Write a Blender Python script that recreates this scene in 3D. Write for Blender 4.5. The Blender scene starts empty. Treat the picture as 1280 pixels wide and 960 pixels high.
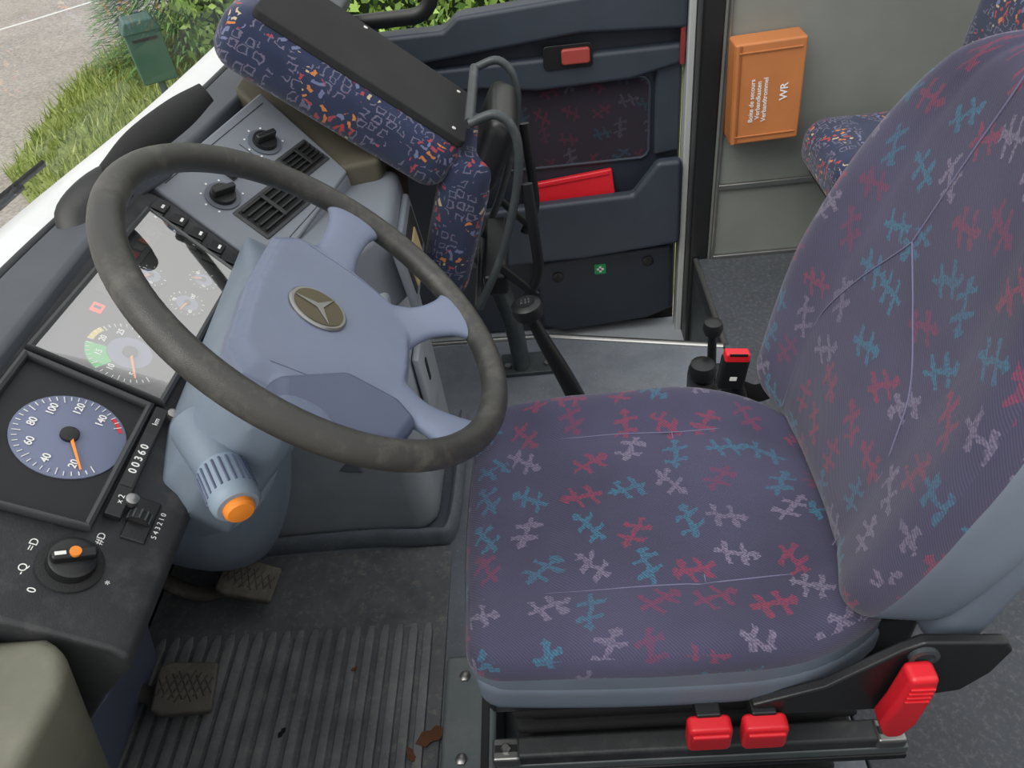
import bpy, bmesh, math, random
from mathutils import Matrix, Vector
random.seed(7)
V=Vector
scene=bpy.context.scene
try:
    scene.view_settings.view_transform='Standard'
except Exception: pass

# ------------------------------------------------------------------ materials
def srgb(r,g,b):
    f=lambda c:(c/255/12.92) if c/255<=.04045 else ((c/255+.055)/1.055)**2.4
    return (f(r),f(g),f(b),1)
class N:
    def __init__(s,name):
        s.m=bpy.data.materials.new(name); s.m.use_nodes=True; s.t=s.m.node_tree
        s.b=s.t.nodes['Principled BSDF']; s.out=s.t.nodes['Material Output']
    def n(s,typ,**k):
        x=s.t.nodes.new(typ)
        for a,v in k.items(): setattr(x,a,v)
        return x
    def l(s,a,b): s.t.links.new(a,b)
    def put(s,v,sock):
        if isinstance(v,(int,float,tuple,list,Vector)): sock.default_value=v
        else: s.l(v,sock)
    def math(s,op,a,b=0.0,c=0.0,clamp=False):
        x=s.n('ShaderNodeMath',operation=op); x.use_clamp=clamp
        s.put(a,x.inputs[0]); s.put(b,x.inputs[1])
        if op in('MULTIPLY_ADD','COMPARE','SMOOTH_MIN'): s.put(c,x.inputs[2])
        return x.outputs[0]
    def vmath(s,op,a,b=(0,0,0),sc=None):
        x=s.n('ShaderNodeVectorMath',operation=op)
        s.put(a,x.inputs[0]); s.put(b,x.inputs[1])
        if sc is not None: s.put(sc,x.inputs['Scale'])
        return x.outputs[0]
    def mix(s,f,a,b,mode='MIX'):
        x=s.n('ShaderNodeMix',data_type='RGBA',blend_type=mode)
        s.put(f,x.inputs[0]); s.put(a,x.inputs[6]); s.put(b,x.inputs[7]); return x.outputs[2]
    def noise(s,vec,scale,detail=3,rough=.5):
        x=s.n('ShaderNodeTexNoise'); x.inputs['Scale'].default_value=scale; x.inputs['Detail'].default_value=detail
        x.inputs['Roughness'].default_value=rough
        if vec is not None: s.l(vec,x.inputs['Vector'])
        return x
    def ramp(s,fac,stops,interp='LINEAR'):
        x=s.n('ShaderNodeValToRGB'); x.color_ramp.interpolation=interp
        e=x.color_ramp.elements
        while len(e)<len(stops): e.new(.5)
        for i,(p,c) in enumerate(stops): e[i].position=p; e[i].color=c
        s.l(fac,x.inputs[0]); return x.outputs[0]
    def bump(s,h,strength=.3,dist=.002):
        x=s.n('ShaderNodeBump'); x.inputs['Strength'].default_value=strength; x.inputs['Distance'].default_value=dist
        s.l(h,x.inputs['Height']); s.l(x.outputs[0],s.b.inputs['Normal'])
def coord(k,which='Object'): return k.n('ShaderNodeTexCoord').outputs[which]

def plastic(name,col,rough=.5,grain=400,bump=.15,var=.12,metal=0,dust=0.0,dustcol=(150,150,145),dscale=22):
    k=N(name); co=coord(k)
    n1=k.noise(co,9,4,.6); c=srgb(*col)
    dark=tuple(x*(1-var) for x in c[:3])+(1,); lite=tuple(min(1,x*(1+var)) for x in c[:3])+(1,)
    base=k.ramp(n1.outputs['Fac'],[(.3,dark),(.7,lite)])
    if dust>0:
        n3=k.noise(co,dscale,6,.75); f=k.ramp(n3.outputs['Fac'],[(.5,(0,0,0,1)),(.75,(dust,dust,dust,1))])
        base=k.mix(f,base,srgb(*dustcol))
    k.l(base,k.b.inputs['Base Color'])
    k.b.inputs['Roughness'].default_value=rough; k.b.inputs['Metallic'].default_value=metal
    if bump>0:
        n2=k.noise(co,grain,2); k.bump(n2.outputs['Fac'],bump,.0015)
    return k.m

def tally_fabric(name,base=(66,64,88),dim=1.0,scale=15.6,sz=.95,strength=.66):
    k=N(name); uv=coord(k,'UV')
    nz=k.noise(uv,90,2); off=k.vmath('SCALE',k.vmath('SUBTRACT',nz.outputs['Color'],(.5,.5,.5)),sc=.013)
    p=k.vmath('ADD',uv,off)
    def layer(shift,sc,L,H,W):
        q=k.vmath('ADD',p,(shift,shift*.7,0))
        v=k.n('ShaderNodeTexVoronoi',voronoi_dimensions='2D'); v.inputs['Scale'].default_value=sc; v.inputs['Randomness'].default_value=.42
        k.l(q,v.inputs['Vector'])
        loc=k.vmath('SUBTRACT',q,v.outputs['Position'])
        sep=k.n('ShaderNodeSeparateColor'); k.l(v.outputs['Color'],sep.inputs[0])
        r=k.n('ShaderNodeVectorRotate',rotation_type='Z_AXIS'); k.l(loc,r.inputs['Vector']); k.l(k.math('MULTIPLY',sep.outputs[0],6.28),r.inputs['Angle'])
        s=k.n('ShaderNodeSeparateXYZ'); k.l(r.outputs[0],s.inputs[0]); x,y=s.outputs[0],s.outputs[1]
        ax=k.math('ABSOLUTE',x); ay=k.math('ABSOLUTE',y)
        a1=k.math('MULTIPLY',k.math('LESS_THAN',ay,W),k.math('LESS_THAN',ax,L))
        sh=k.math('ABSOLUTE',k.math('ADD',x,k.math('MULTIPLY',y,.3)))
        b1=k.math('MULTIPLY',k.math('LESS_THAN',k.math('ABSOLUTE',k.math('SUBTRACT',sh,L*.42)),W*1.0),k.math('LESS_THAN',ay,H))
        d=k.math('ADD',k.math('MULTIPLY',ay,.9),k.math('ABSOLUTE',k.math('SUBTRACT',x,L*.95)))
        blob=k.math('LESS_THAN',d,W*2.1)
        m=k.math('MAXIMUM',k.math('MAXIMUM',a1,b1),blob)
        return m,sep
    m1,s1=layer(0,scale,.027*sz,.0185*sz,.0037*sz)
    col=k.ramp(s1.outputs[1],[(0,srgb(152,50,76)),(.30,srgb(50,124,150)),(.64,srgb(138,128,150)),(.90,srgb(130,48,82))],'CONSTANT')
    sx=k.n('ShaderNodeSeparateXYZ'); k.l(uv,sx.inputs[0])
    tw=k.math('SINE',k.math('MULTIPLY',k.math('ADD',sx.outputs[0],k.math('MULTIPLY',sx.outputs[1],1.0)),1500))
    tw01=k.math('MULTIPLY_ADD',tw,.5,.5)
    n5=k.noise(uv,330,2); thread=k.math('GREATER_THAN',n5.outputs['Fac'],.48)
    fade=k.ramp(k.noise(uv,6,2).outputs['Fac'],[(.3,(.6,.6,.6,1)),(.6,(1,1,1,1))])
    m=k.math('MULTIPLY',k.math('MULTIPLY',m1,k.math('MULTIPLY_ADD',thread,.6,.40)),fade)
    n6=k.noise(uv,5,3); bs=srgb(*base); b2=tuple(x*1.25 for x in bs[:3])+(1,); b3=tuple(x*.8 for x in bs[:3])+(1,)
    bc=k.ramp(n6.outputs['Fac'],[(.3,b3),(.7,b2)])
    c=k.mix(k.math('MULTIPLY',m,strength),bc,col)
    c=k.mix(k.math('MULTIPLY',tw01,.42),c,srgb(32,30,54))
    if dim!=1: c=k.mix(1.0,c,(dim,dim,dim,1),'MULTIPLY')
    k.l(c,k.b.inputs['Base Color']); k.b.inputs['Roughness'].default_value=.95
    k.b.inputs['Sheen Weight'].default_value=.15
    k.bump(tw01,.25,.001)
    return k.m

def confetti_fabric(name,scale=1.25):
    k=N(name); uv=coord(k,'UV')
    nz=k.noise(uv,70,2); off=k.vmath('SCALE',k.vmath('SUBTRACT',nz.outputs['Color'],(.5,.5,.5)),sc=.016)
    p=k.vmath('ADD',uv,off)
    v=k.n('ShaderNodeTexVoronoi',voronoi_dimensions='2D'); v.inputs['Scale'].default_value=48*scale; v.inputs['Randomness'].default_value=.9; k.l(p,v.inputs['Vector'])
    loc=k.vmath('SUBTRACT',p,v.outputs['Position']); sep=k.n('ShaderNodeSeparateColor'); k.l(v.outputs['Color'],sep.inputs[0])
    r=k.n('ShaderNodeVectorRotate',rotation_type='Z_AXIS'); k.l(loc,r.inputs['Vector']); k.l(k.math('MULTIPLY',sep.outputs[0],6.28),r.inputs['Angle'])
    s=k.n('ShaderNodeSeparateXYZ'); k.l(r.outputs[0],s.inputs[0])
    bar=k.math('MULTIPLY',k.math('LESS_THAN',k.math('ABSOLUTE',s.outputs[1]),.0036/scale),k.math('LESS_THAN',k.math('ABSOLUTE',s.outputs[0]),.0086/scale))
    col=k.ramp(sep.outputs[1],[(0,srgb(158,66,78)),(.28,srgb(186,170,138)),(.40,srgb(194,120,66)),(.55,srgb(108,114,150)),(.85,srgb(170,60,62))],'CONSTANT')
    clus=k.noise(uv,10,2); cm=k.math('GREATER_THAN',clus.outputs['Fac'],.53)
    v2=k.n('ShaderNodeTexVoronoi',voronoi_dimensions='2D'); v2.distance='CHEBYCHEV'; v2.inputs['Scale'].default_value=34*scale; v2.inputs['Randomness'].default_value=.35; k.l(p,v2.inputs['Vector'])
    ring=k.math('MULTIPLY',k.math('GREATER_THAN',v2.outputs['Distance'],.22),k.math('LESS_THAN',v2.outputs['Distance'],.33))
    rm_=k.math('GREATER_THAN',k.noise(uv,14,2).outputs['Fac'],.47)
    base=k.mix(k.noise(uv,12,2).outputs['Fac'],srgb(26,33,58),srgb(46,58,90))
    c=k.mix(k.math('MULTIPLY',k.math('MULTIPLY',ring,k.math('MULTIPLY',rm_,k.math('SUBTRACT',1.0,cm))),.75),base,srgb(116,112,134))
    c=k.mix(k.math('MULTIPLY',bar,cm),c,col)
    k.l(c,k.b.inputs['Base Color']); k.b.inputs['Roughness'].default_value=.95; k.b.inputs['Sheen Weight'].default_value=.2
    n5=k.noise(uv,500,2); k.bump(n5.outputs['Fac'],.5,.001)
    return k.m

M_dashdark=plastic('dash_black_plastic',(52,54,56),.5,600,.2,.15,0,.15)
M_dashtop=plastic('dash_top_pad',(74,79,86),.6,500,.25,.1)
M_grey=plastic('dash_grey_plastic',(116,122,130),.5,700,.15,.06)
M_lav=plastic('lavender_grey_plastic',(109,119,141),.40,900,.12,.06,0,.08,(140,144,150))
M_lavdk=plastic('lavender_grey_dark',(80,88,112),.45,900,.12,.06)
M_col=plastic('column_grey_plastic',(113,126,140),.5,700,.12,.07,0,.1)
M_kick=plastic('kick_panel_grey',(160,166,172),.6,300,.15,.12,0,.2)
M_rim=plastic('wheel_rim_rubber',(52,52,50),.38,1200,.3,.15,0,.4,(116,113,104),30)
M_black=plastic('black_plastic',(26,27,29),.4,500,.12,.15)
M_face=plastic('cluster_face_black',(26,27,30),.6,500,0,.1)
M_blackmat=plastic('black_rough',(32,33,34),.85,600,.5,.2)
M_rub=plastic('pedal_rubber',(104,100,92),.8,300,.4,.2,0,.5,(160,152,138))
M_pedarm=plastic('pedal_arm_dusty',(74,71,66),.6,300,.3,.2,0,.5,(140,134,122))
M_silver=plastic('brushed_metal',(150,150,148),.35,500,.05,.1,.9)
M_steel=plastic('painted_steel_dark',(62,68,71),.45,300,.1,.15,.2,.2)
M_steel2=plastic('painted_steel_grey',(96,104,106),.45,300,.1,.12,0,.3,(146,142,134))
M_red=plastic('red_plastic',(214,34,46),.38,400,.05,.04)
M_orange=plastic('orange_plastic',(236,138,44),.45,300,.05,.05)
M_white=plastic('white_paint',(244,246,248),.35,60,.02,.02)
M_seatvinyl=plastic('seat_vinyl_grey',(102,112,126),.6,900,.2,.07)
M_olive=plastic('olive_pad',(80,76,64),.7,300,.25,.15)
M_beige=plastic('beige_plastic',(98,98,85),.5,400,.12,.1,0,.25,(130,128,114))
M_doornavy=plastic('door_navy_plastic',(53,61,72),.5,500,.2,.1)
M_doornavy2=plastic('door_navy_dark',(39,46,57),.55,500,.2,.1)
M_wall=plastic('wall_grey_laminate',(122,126,121),.5,60,.06,.06)
M_wood=plastic('first_aid_orange',(184,116,66),.5,80,.08,.08)
M_dial=plastic('dial_blue_grey',(112,120,146),.5,100,0,.03)
M_dialdk=plastic('dial_dark',(40,42,44),.5,100,0,.05)
M_ink=plastic('marking_white',(235,235,232),.5,100,0,.0)
M_green=plastic('mark_green',(30,190,80),.5,100,0,.0)
M_yellow=plastic('mark_yellow',(225,200,50),.5,100,0,.0)
M_bronze=plastic('emblem_bronze',(96,90,72),.4,100,0,.05,.6)
M_mail=plastic('mailbox_green',(62,104,88),.45,60,.05,.06)
M_seam=plastic('seam_thread',(104,102,130),.9,600,.2,.05)
M_beltweb=plastic('belt_web',(20,20,22),.9,900,.4,.1)
M_tally=tally_fabric('driver_seat_fabric')
M_tallyd=tally_fabric('door_fabric',(58,46,66),.42,14.0,1.0,.6)
M_conf=confetti_fabric('passenger_seat_fabric')

def glass_mat(name,refl=.0,k=.8,tint=(.97,.98,.97,1),rough=.02):
    m=bpy.data.materials.new(name); m.use_nodes=True; t=m.node_tree; t.nodes.clear()
    a=t.nodes.new('ShaderNodeBsdfTransparent'); a.inputs[0].default_value=tint
    g=t.nodes.new('ShaderNodeBsdfGlossy'); g.inputs['Roughness'].default_value=rough
    f=t.nodes.new('ShaderNodeFresnel'); f.inputs[0].default_value=1.45
    mu=t.nodes.new('ShaderNodeMath'); mu.operation='MULTIPLY_ADD'; mu.inputs[1].default_value=k; mu.inputs[2].default_value=refl
    x=t.nodes.new('ShaderNodeMixShader'); o=t.nodes.new('ShaderNodeOutputMaterial')
    t.links.new(f.outputs[0],mu.inputs[0]); t.links.new(mu.outputs[0],x.inputs[0]); t.links.new(a.outputs[0],x.inputs[1]); t.links.new(g.outputs[0],x.inputs[2]); t.links.new(x.outputs[0],o.inputs[0])
    return m
M_glass=glass_mat('window_glass',0.0,.3)
M_lens=glass_mat('gauge_lens',.02,.45)

# ------------------------------------------------------------------ helpers
def empty(name):
    o=bpy.data.objects.new(name,None); scene.collection.objects.link(o); o.empty_display_size=.05
    return o
def finish(bm,name,mats,parent=None,angle=38,bevel=0,seg=2,smooth=True):
    bmesh.ops.recalc_face_normals(bm,faces=bm.faces)
    if smooth:
        for f in bm.faces: f.smooth=True
        for e in bm.edges:
            if len(e.link_faces)==2 and e.calc_face_angle(0)>math.radians(angle): e.smooth=False
    me=bpy.data.meshes.new(name); bm.to_mesh(me); bm.free()
    if not isinstance(mats,(list,tuple)): mats=[mats]
    for m in mats: me.materials.append(m)
    o=bpy.data.objects.new(name,me); scene.collection.objects.link(o)
    if parent: o.parent=parent
    if bevel>0:
        b=o.modifiers.new('b','BEVEL'); b.width=bevel; b.segments=seg; b.limit_method='ANGLE'; b.angle_limit=math.radians(30); b.harden_normals=True
    return o
def frame(o,ex,ey):
    ex=V(ex).normalized(); ey=V(ey); ey=(ey-ex*ey.dot(ex)).normalized(); ez=ex.cross(ey); o=V(o)
    return Matrix(((ex.x,ey.x,ez.x,o.x),(ex.y,ey.y,ez.y,o.y),(ex.z,ey.z,ez.z,o.z),(0,0,0,1)))
I4=Matrix.Identity(4)
def box(name,c,s,mat,parent=None,fr=I4,bevel=.003,seg=2,rz=0):
    bm=bmesh.new(); bmesh.ops.create_cube(bm,size=1)
    bmesh.ops.transform(bm,matrix=fr@Matrix.Translation(V(c))@Matrix.Rotation(rz,4,'Z')@Matrix.Diagonal((s[0],s[1],s[2],1)),verts=bm.verts)
    return finish(bm,name,mat,parent,bevel=min(bevel,min(s)*.45),seg=seg)
def loft(name,A,B,mat,parent=None,bevel=.003,seg=2):
    bm=bmesh.new(); a=[bm.verts.new(p) for p in A]; b=[bm.verts.new(p) for p in B]; n=len(A)
    bm.faces.new(a); bm.faces.new(b)
    for i in range(n): bm.faces.new((a[i],a[(i+1)%n],b[(i+1)%n],b[i]))
    return finish(bm,name,mat,parent,bevel=bevel,seg=seg)
def prism(name,pts,z0,z1,mat,parent=None,fr=I4,bevel=.003,seg=2,inset=0):
    cx=sum(p[0] for p in pts)/len(pts); cy=sum(p[1] for p in pts)/len(pts)
    return loft(name,[fr@V((p[0],p[1],z0)) for p in pts],[fr@V((p[0]+(cx-p[0])*inset,p[1]+(cy-p[1])*inset,z1)) for p in pts],mat,parent,bevel,seg)
def rrect(cx,cy,w,h,r,n=5):
    out=[]
    for (sx,sy,a0) in((1,1,0),(-1,1,90),(-1,-1,180),(1,-1,270)):
        for i in range(n+1):
            a=math.radians(a0+90*i/n); out.append((cx+sx*(w/2-r)+r*math.cos(a),cy+sy*(h/2-r)+r*math.sin(a)))
    return out
def catmull(pts,sub=6,closed=False):
    P=[V(p) for p in pts]; out=[]; n=len(P)
    rng=n if closed else n-1
    for i in range(rng):
        p0=P[(i-1)%n] if closed or i>0 else P[0]*2-P[1]
        p1=P[i%n]; p2=P[(i+1)%n]; p3=P[(i+2)%n] if closed or i+2<n else P[-1]*2-P[-2]
        for j in range(sub):
            t=j/sub; out.append(.5*((2*p1)+(-p0+p2)*t+(2*p0-5*p1+4*p2-p3)*t*t+(-p0+3*p1-3*p2+p3)*t**3))
    if not closed: out.append(P[-1])
    return out
def sweep(name,pts,rad,mat,parent=None,n=12,ref=None,closed=False,cap=True,smoothpath=0,expo=2.0,fr=I4,angle=50,bm=None):
    P=[fr@V(p) for p in pts]
    R=[r if isinstance(r,(tuple,list)) else (r,r) for r in rad]
    if smoothpath:
        Q=catmull(P,smoothpath,closed)
        RR=catmull([V((r[0],r[1],0)) for r in R],smoothpath,closed)
        P=Q; R=[(max(.0002,r.x),max(.0002,r.y)) for r in RR]
    own=bm is None
    if own: bm=bmesh.new()
    rings=[]; N_=len(P); prev=None
    for i in range(N_):
        a=P[(i-1)%N_] if closed or i>0 else P[i]; b=P[(i+1)%N_] if closed or i<N_-1 else P[i]
        t=(b-a).normalized()
        if ref is not None: s=V(ref)
        elif prev is not None: s=prev
        else: s=V((0,0,1)) if abs(t.z)<.9 else V((1,0,0))
        s=(s-t*s.dot(t)).normalized(); prev=s; u=t.cross(s)
        ring=[]
        for j in range(n):
            an=2*math.pi*j/n; c,sn=math.cos(an),math.sin(an)
            if expo!=2: c=math.copysign(abs(c)**(2/expo),c); sn=math.copysign(abs(sn)**(2/expo),sn)
            ring.append(bm.verts.new(P[i]+s*c*R[i][0]+u*sn*R[i][1]))
        rings.append(ring)
    for i in range(N_ if closed else N_-1):
        A=rings[i]; B=rings[(i+1)%N_]
        for j in range(n): bm.faces.new((A[j],A[(j+1)%n],B[(j+1)%n],B[j]))
    if cap and not closed: bm.faces.new(rings[0]); bm.faces.new(rings[-1])
    if own: return finish(bm,name,mat,parent,angle=angle)
def lathe(name,prof,mat,parent=None,fr=I4,n=32,angle=35):
    bm=bmesh.new(); rings=[]
    for r,z in prof:
        rings.append([bm.verts.new(fr@V((r*math.cos(2*math.pi*j/n),r*math.sin(2*math.pi*j/n),z))) for j in range(n)])
    for A,B in zip(rings,rings[1:]):
        for j in range(n): bm.faces.new((A[j],A[(j+1)%n],B[(j+1)%n],B[j]))
    bm.faces.new(rings[0]); bm.faces.new(rings[-1])
    return finish(bm,name,mat,parent,angle=angle)
def text(name,s,fr,x,y,z,size,mat,parent,rot=0,off=0.0):
    cu=bpy.data.curves.new(name,'FONT'); cu.body=s; cu.size=size; cu.align_x='CENTER'; cu.align_y='CENTER'; cu.extrude=.0002; cu.offset=off
    cu.materials.append(mat); o=bpy.data.objects.new(name,cu); scene.collection.objects.link(o)
    o.matrix_world=fr@Matrix.Translation((x,y,z))@Matrix.Rotation(rot,4,'Z')
    if parent: o.parent=parent
    return o
def voxelise(o,vs,it):
    r=o.modifiers.new('r','REMESH'); r.mode='VOXEL'; r.voxel_size=vs; r.use_smooth_shade=True
    s=o.modifiers.new('s','SMOOTH'); s.factor=.6; s.iterations=it
def rbox(name,half,r,mats,parent=None,fr=I4,deform=None,N_=26,matfn=None,uvoff=(0,0)):
    """rounded box with unfolded UVs in metres, optional deformation in local space"""
    bm=bmesh.new(); bmesh.ops.create_cube(bm,size=2)
    bmesh.ops.subdivide_edges(bm,edges=bm.edges,cuts=N_,use_grid_fill=True)
    uvl=bm.loops.layers.uv.new('UVMap'); hx,hy,hz=half
    def sp(c,h): return h*math.sin(c*math.pi/2)
    for v in bm.verts:
        p=V((sp(v.co.x,hx),sp(v.co.y,hy),sp(v.co.z,hz)))
        inner=V([max(-(h-r),min(h-r,c)) for c,h in zip(p,half)]); d=p-inner
        v.co=inner+d.normalized()*r if d.length>1e-9 else p
    bm.normal_update()
    for f in bm.faces:
        n=f.normal; c=f.calc_center_median()
        ax=max(range(3),key=lambda i:abs(n[i]*(1.25 if i==2 else 1)))
        for l in f.loops:
            q=l.vert.co
            if ax==2: uv=(q.x,q.y)
            elif ax==1: uv=(q.x,q.y+math.copysign(hz-q.z,n.y))
            else: uv=(q.x+math.copysign(hz-q.z,n.x),q.y)
            l[uvl].uv=(uv[0]+uvoff[0]+3,uv[1]+uvoff[1]+3)
        if matfn: f.material_index=matfn(c,n)
    if deform:
        for v in bm.verts: v.co=deform(v.co.copy())
    bmesh.ops.transform(bm,matrix=fr,verts=bm.verts)
    return finish(bm,name,mats,parent,angle=80)

# ================================================================== camera
cam=bpy.data.cameras.new('camera'); cam.sensor_width=36; cam.lens=36*949/1280
cam.clip_start=.02; cam.clip_end=200
co=bpy.data.objects.new('camera',cam); scene.collection.objects.link(co)
Rm=Matrix.Rotation(math.radians(5),4,'Z')@Matrix.Rotation(math.radians(49),4,'X')@Matrix.Rotation(math.radians(-8),4,'Z')
co.matrix_world=Matrix.Translation((0,-.72,1.28))@Rm
scene.camera=co

# ================================================================== room shell
def floor_mat():
    k=N('floor_vinyl'); c=coord(k)
    a=k.noise(c,6,5,.65); b=k.noise(c,260,2); d=k.noise(c,38,6,.8)
    col=k.ramp(a.outputs['Fac'],[(.3,srgb(92,99,107)),(.7,srgb(120,126,133))])
    col=k.mix(k.ramp(b.outputs['Fac'],[(.66,(0,0,0,1)),(.7,(.5,.5,.5,1))]),col,srgb(170,174,178))
    col=k.mix(k.ramp(d.outputs['Fac'],[(.56,(0,0,0,1)),(.75,(.45,.45,.45,1))]),col,srgb(150,144,132))
    k.l(col,k.b.inputs['Base Color']); k.b.inputs['Roughness'].default_value=.45; k.bump(b.outputs['Fac'],.1,.001); return k.m
M_floor=floor_mat()
def matmat(name,c1,c2,dirt=.6):
    k=N(name); c=coord(k)
    a=k.noise(c,14,6,.7); d=k.noise(c,60,5,.8); e=k.noise(c,5,4,.6)
    col=k.ramp(a.outputs['Fac'],[(.3,srgb(*c1)),(.72,srgb(*c2))])
    col=k.mix(k.ramp(d.outputs['Fac'],[(.52,(0,0,0,1)),(.72,(dirt,dirt,dirt,1))]),col,srgb(166,158,144))
    col=k.mix(k.ramp(e.outputs['Fac'],[(.48,(0,0,0,1)),(.7,(.45,.45,.45,1))]),col,srgb(58,60,62))
    k.l(col,k.b.inputs['Base Color']); k.b.inputs['Roughness'].default_value=.45; return k.m
M_mat=matmat('rubber_mat_ribs',(108,112,116),(144,146,146)); M_matb=matmat('rubber_mat_base',(88,92,96),(116,119,121))
prism('floor',[(-.86,-.5),(.425,-.5),(.425,.825),(-.03,.93),(-.86,.93)],-.06,0,M_floor,bevel=.004)
prism('floor_aisle',[(.427,-.5),(2.2,-.5),(2.2,1.25),(.427,1.25)],-.06,0,plastic('floor_speckle',(66,70,76),.6,200,.2,.1,0,.5,(130,130,130),90),bevel=.004)
prism('floor_stepwell',[(-.86,.80),(.46,.80),(.46,1.40),(-.86,1.40)],-.36,-.32,M_kick,bevel=.004)
box('wall_stepwell_side',(.435,1.04,-.18),(.016,.42,.34),M_steel,bevel=.002)
tr=empty('trim_1')
sweep('edge_strip',[(-.42,.94,.002),(-.03,.934,.002),(.425,.829,.002)],[(.009,.005)]*3,M_silver,tr,ref=(0,1,0),n=8)
sweep('edge_strip_side',[(.43,.83,.004),(.43,1.24,.004)],[(.008,.005)]*2,M_silver,tr,ref=(1,0,0),n=8)
box('wall_right',(1.34,1.262,.47),(1.76,.024,.96),M_wall,bevel=.002)
t2=empty('trim_2')
box('rail',(1.35,1.245,.232),(1.74,.012,.018),M_silver,t2,bevel=.004)
box('baseboard',(1.35,1.244,.005),(1.74,.014,.014),M_silver,t2,bevel=.004)
sweep('edge',[(.478,1.244,-.02),(.478,1.244,.95)],[.006,.006],M_silver,t2,n=8)
pl=empty('door_pillar')
box('pillar_rubber',(.440,1.31,.32),(.055,.13,1.40),M_black,pl,bevel=.008)
box('pillar_strip',(.403,1.35,.30),(.018,.06,1.40),plastic('edge_white',(186,190,190),.4,100,.02,.05),pl,bevel=.003)
box('wall_left',(.4,-.52,.25),(3.0,.04,.68),M_kick,bevel=.004)
box('wall_front',(-.875,.45,.11),(.03,1.94,.90),M_blackmat,bevel=.004)

rm=empty('rubber_floor_mat')
prism('mat_base',rrect(-.555,-.10,.60,.70,.02),.0005,.005,M_matb,rm,bevel=.002)
bm=bmesh.new(); nr=20
for i in range(nr):
    x=-.815+i*(.525/(nr-1))
    sweep('r',[(x,-.40,.005),(x,.050,.005),(x,.070,.004)],[(.0095,.0065),(.0095,.0065),(.005,.003)],M_mat,None,n=8,ref=(1,0,0),bm=bm,expo=3)
finish(bm,'ribs',M_mat,rm,angle=50)
def leaf(x,y,s,a,m):
    lf=empty('dry_leaf')
    fr=Matrix.Translation((x,y,.0125))@Matrix.Rotation(a,4,'Z')@Matrix.Rotation(.1,4,'X')
    prism('blade',[(-s,0),(-s*.4,s*.5),(s*.1,s*.35),(s*.5,s*.5),(s,0),(s*.4,-s*.4),(-s*.1,-s*.3),(-s*.5,-s*.45)],0,.0015,m,lf,fr,bevel=.0004)
M_leaf=plastic('dry_leaf',(112,72,44),.8,100,.2,.3)
leaf(-.268,-.150,.028,.4,M_leaf); leaf(-.30,-.178,.014,2.0,M_leaf); leaf(-.53,-.13,.010,1.0,M_black); leaf(-.42,-.02,.007,.4,M_leaf)
def pedal(name,c,yaw,w,h,tilt,arm):
    e=empty(name)
    fr=Matrix.Translation(c)@Matrix.Rotation(yaw,4,'Z')@Matrix.Rotation(tilt,4,'Y')
    prism('pad',[(-h/2,-w*.40),(-h*.3,-w/2),(h/2,-w*.46),(h/2,w*.46),(-h*.3,w/2),(-h/2,w*.40)],-.009,.009,M_rub,e,fr,bevel=.006)
    bm=bmesh.new()
    for i in range(-3,4):
        for s in (1,-1):
            a=.75*s; L=w*.40*(1-abs(i)/6)
            x=i*h/8
            sweep('tread',[(x-L*.5*math.sin(a),-L*math.cos(a),.009),(x+L*.5*math.sin(a),L*math.cos(a),.009)],[.0016]*2,None,None,n=6,fr=fr,bm=bm)
    finish(bm,'tread',M_pedarm,e)
    sweep('arm',arm,[(.017,.010)]*len(arm),M_pedarm,e,n=10,ref=(0,1,0),smoothpath=5)
    return e
pedal('brake_pedal',(-.705,-.065,.06),.15,.10,.10,.30,[(-.73,-.065,.045),(-.78,-.065,.045),(-.83,-.05,.09),(-.845,-.03,.25)])
pedal('accelerator_pedal',(-.648,.155,.06),-.1,.085,.11,.35,[(-.68,.15,.045),(-.75,.14,.05),(-.81,.14,.12),(-.84,.14,.28)])

# ================================================================== dashboard
dash=empty('dashboard')
SP=V((-.555,-.12,.728))
F1=frame(SP,(0,1,0),(-.8,0,.6))   # x=s (to driver's right), y=-t (up-slope), z out
def T1(s,t): return (s,-t)
FX=frame((0,0,0),(1,0,0),(0,0,1))
prof=[(-.72,.40),(-.72,.770),(-.69,.795),(-.655,.803),(-.632,.797),(-.625,.782),(-.452,.651),(-.443,.632),(-.452,.610),(-.50,.56),(-.60,.44),(-.70,.36)]
prism('dash_body',prof,-.385,.338,M_dashdark,dash,FX,bevel=.006,seg=3)
WB=[(-.728,-.5),(-.722,0.0),(-.700,.30),(-.650,.66),(-.62,1.0),(-.60,1.35)]
WBs=[(p.x,p.y) for p in catmull([V((a,b,0)) for a,b in WB],5)]
prism('dash_top_pad',[(x,y) for x,y in WBs if y>=-.345]+[(-.45,1.35),(-.45,1.0),(-.55,.72),(-.600,.42),(-.628,.36),(-.628,-.345)],.780,.808,M_dashtop,dash,bevel=.009,seg=4)
prism('lower_panel',[(-.47,.60),(-.52,.53),(-.62,.42),(-.71,.34),(-.80,.02),(-.84,.02),(-.84,.60)],-.02,.333,M_lav,dash,FX,bevel=.01,seg=3)
def quad(name,pts,z0,z1,mat,bev=.003,par=dash,fr=F1): return prism(name,[T1(*p) for p in pts],z0,z1,mat,par,fr,bevel=bev)
bez=plastic('bezel_grey',(56,58,60),.45,500,.1,.1)
def bezel(name,q,wd=.007,h=.010):
    bm=bmesh.new(); L=[V((p[0],-p[1],h)) for p in q]
    sweep('b',L,[(wd,.006)]*4,bez,None,n=8,ref=(0,0,1),closed=True,bm=bm)
    bmesh.ops.transform(bm,matrix=F1,verts=bm.verts)
    finish(bm,name,bez,dash,angle=40)
q1=[(-.112,-.085),(.088,-.085),(.078,.060),(-.105,.060)]
q2=[(.100,-.085),(.445,-.070),(.388,.082),(.090,.070)]
quad('cluster_face_a',q1,.002,.006,M_face,.0005); bezel('bezel_a',q1)
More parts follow.
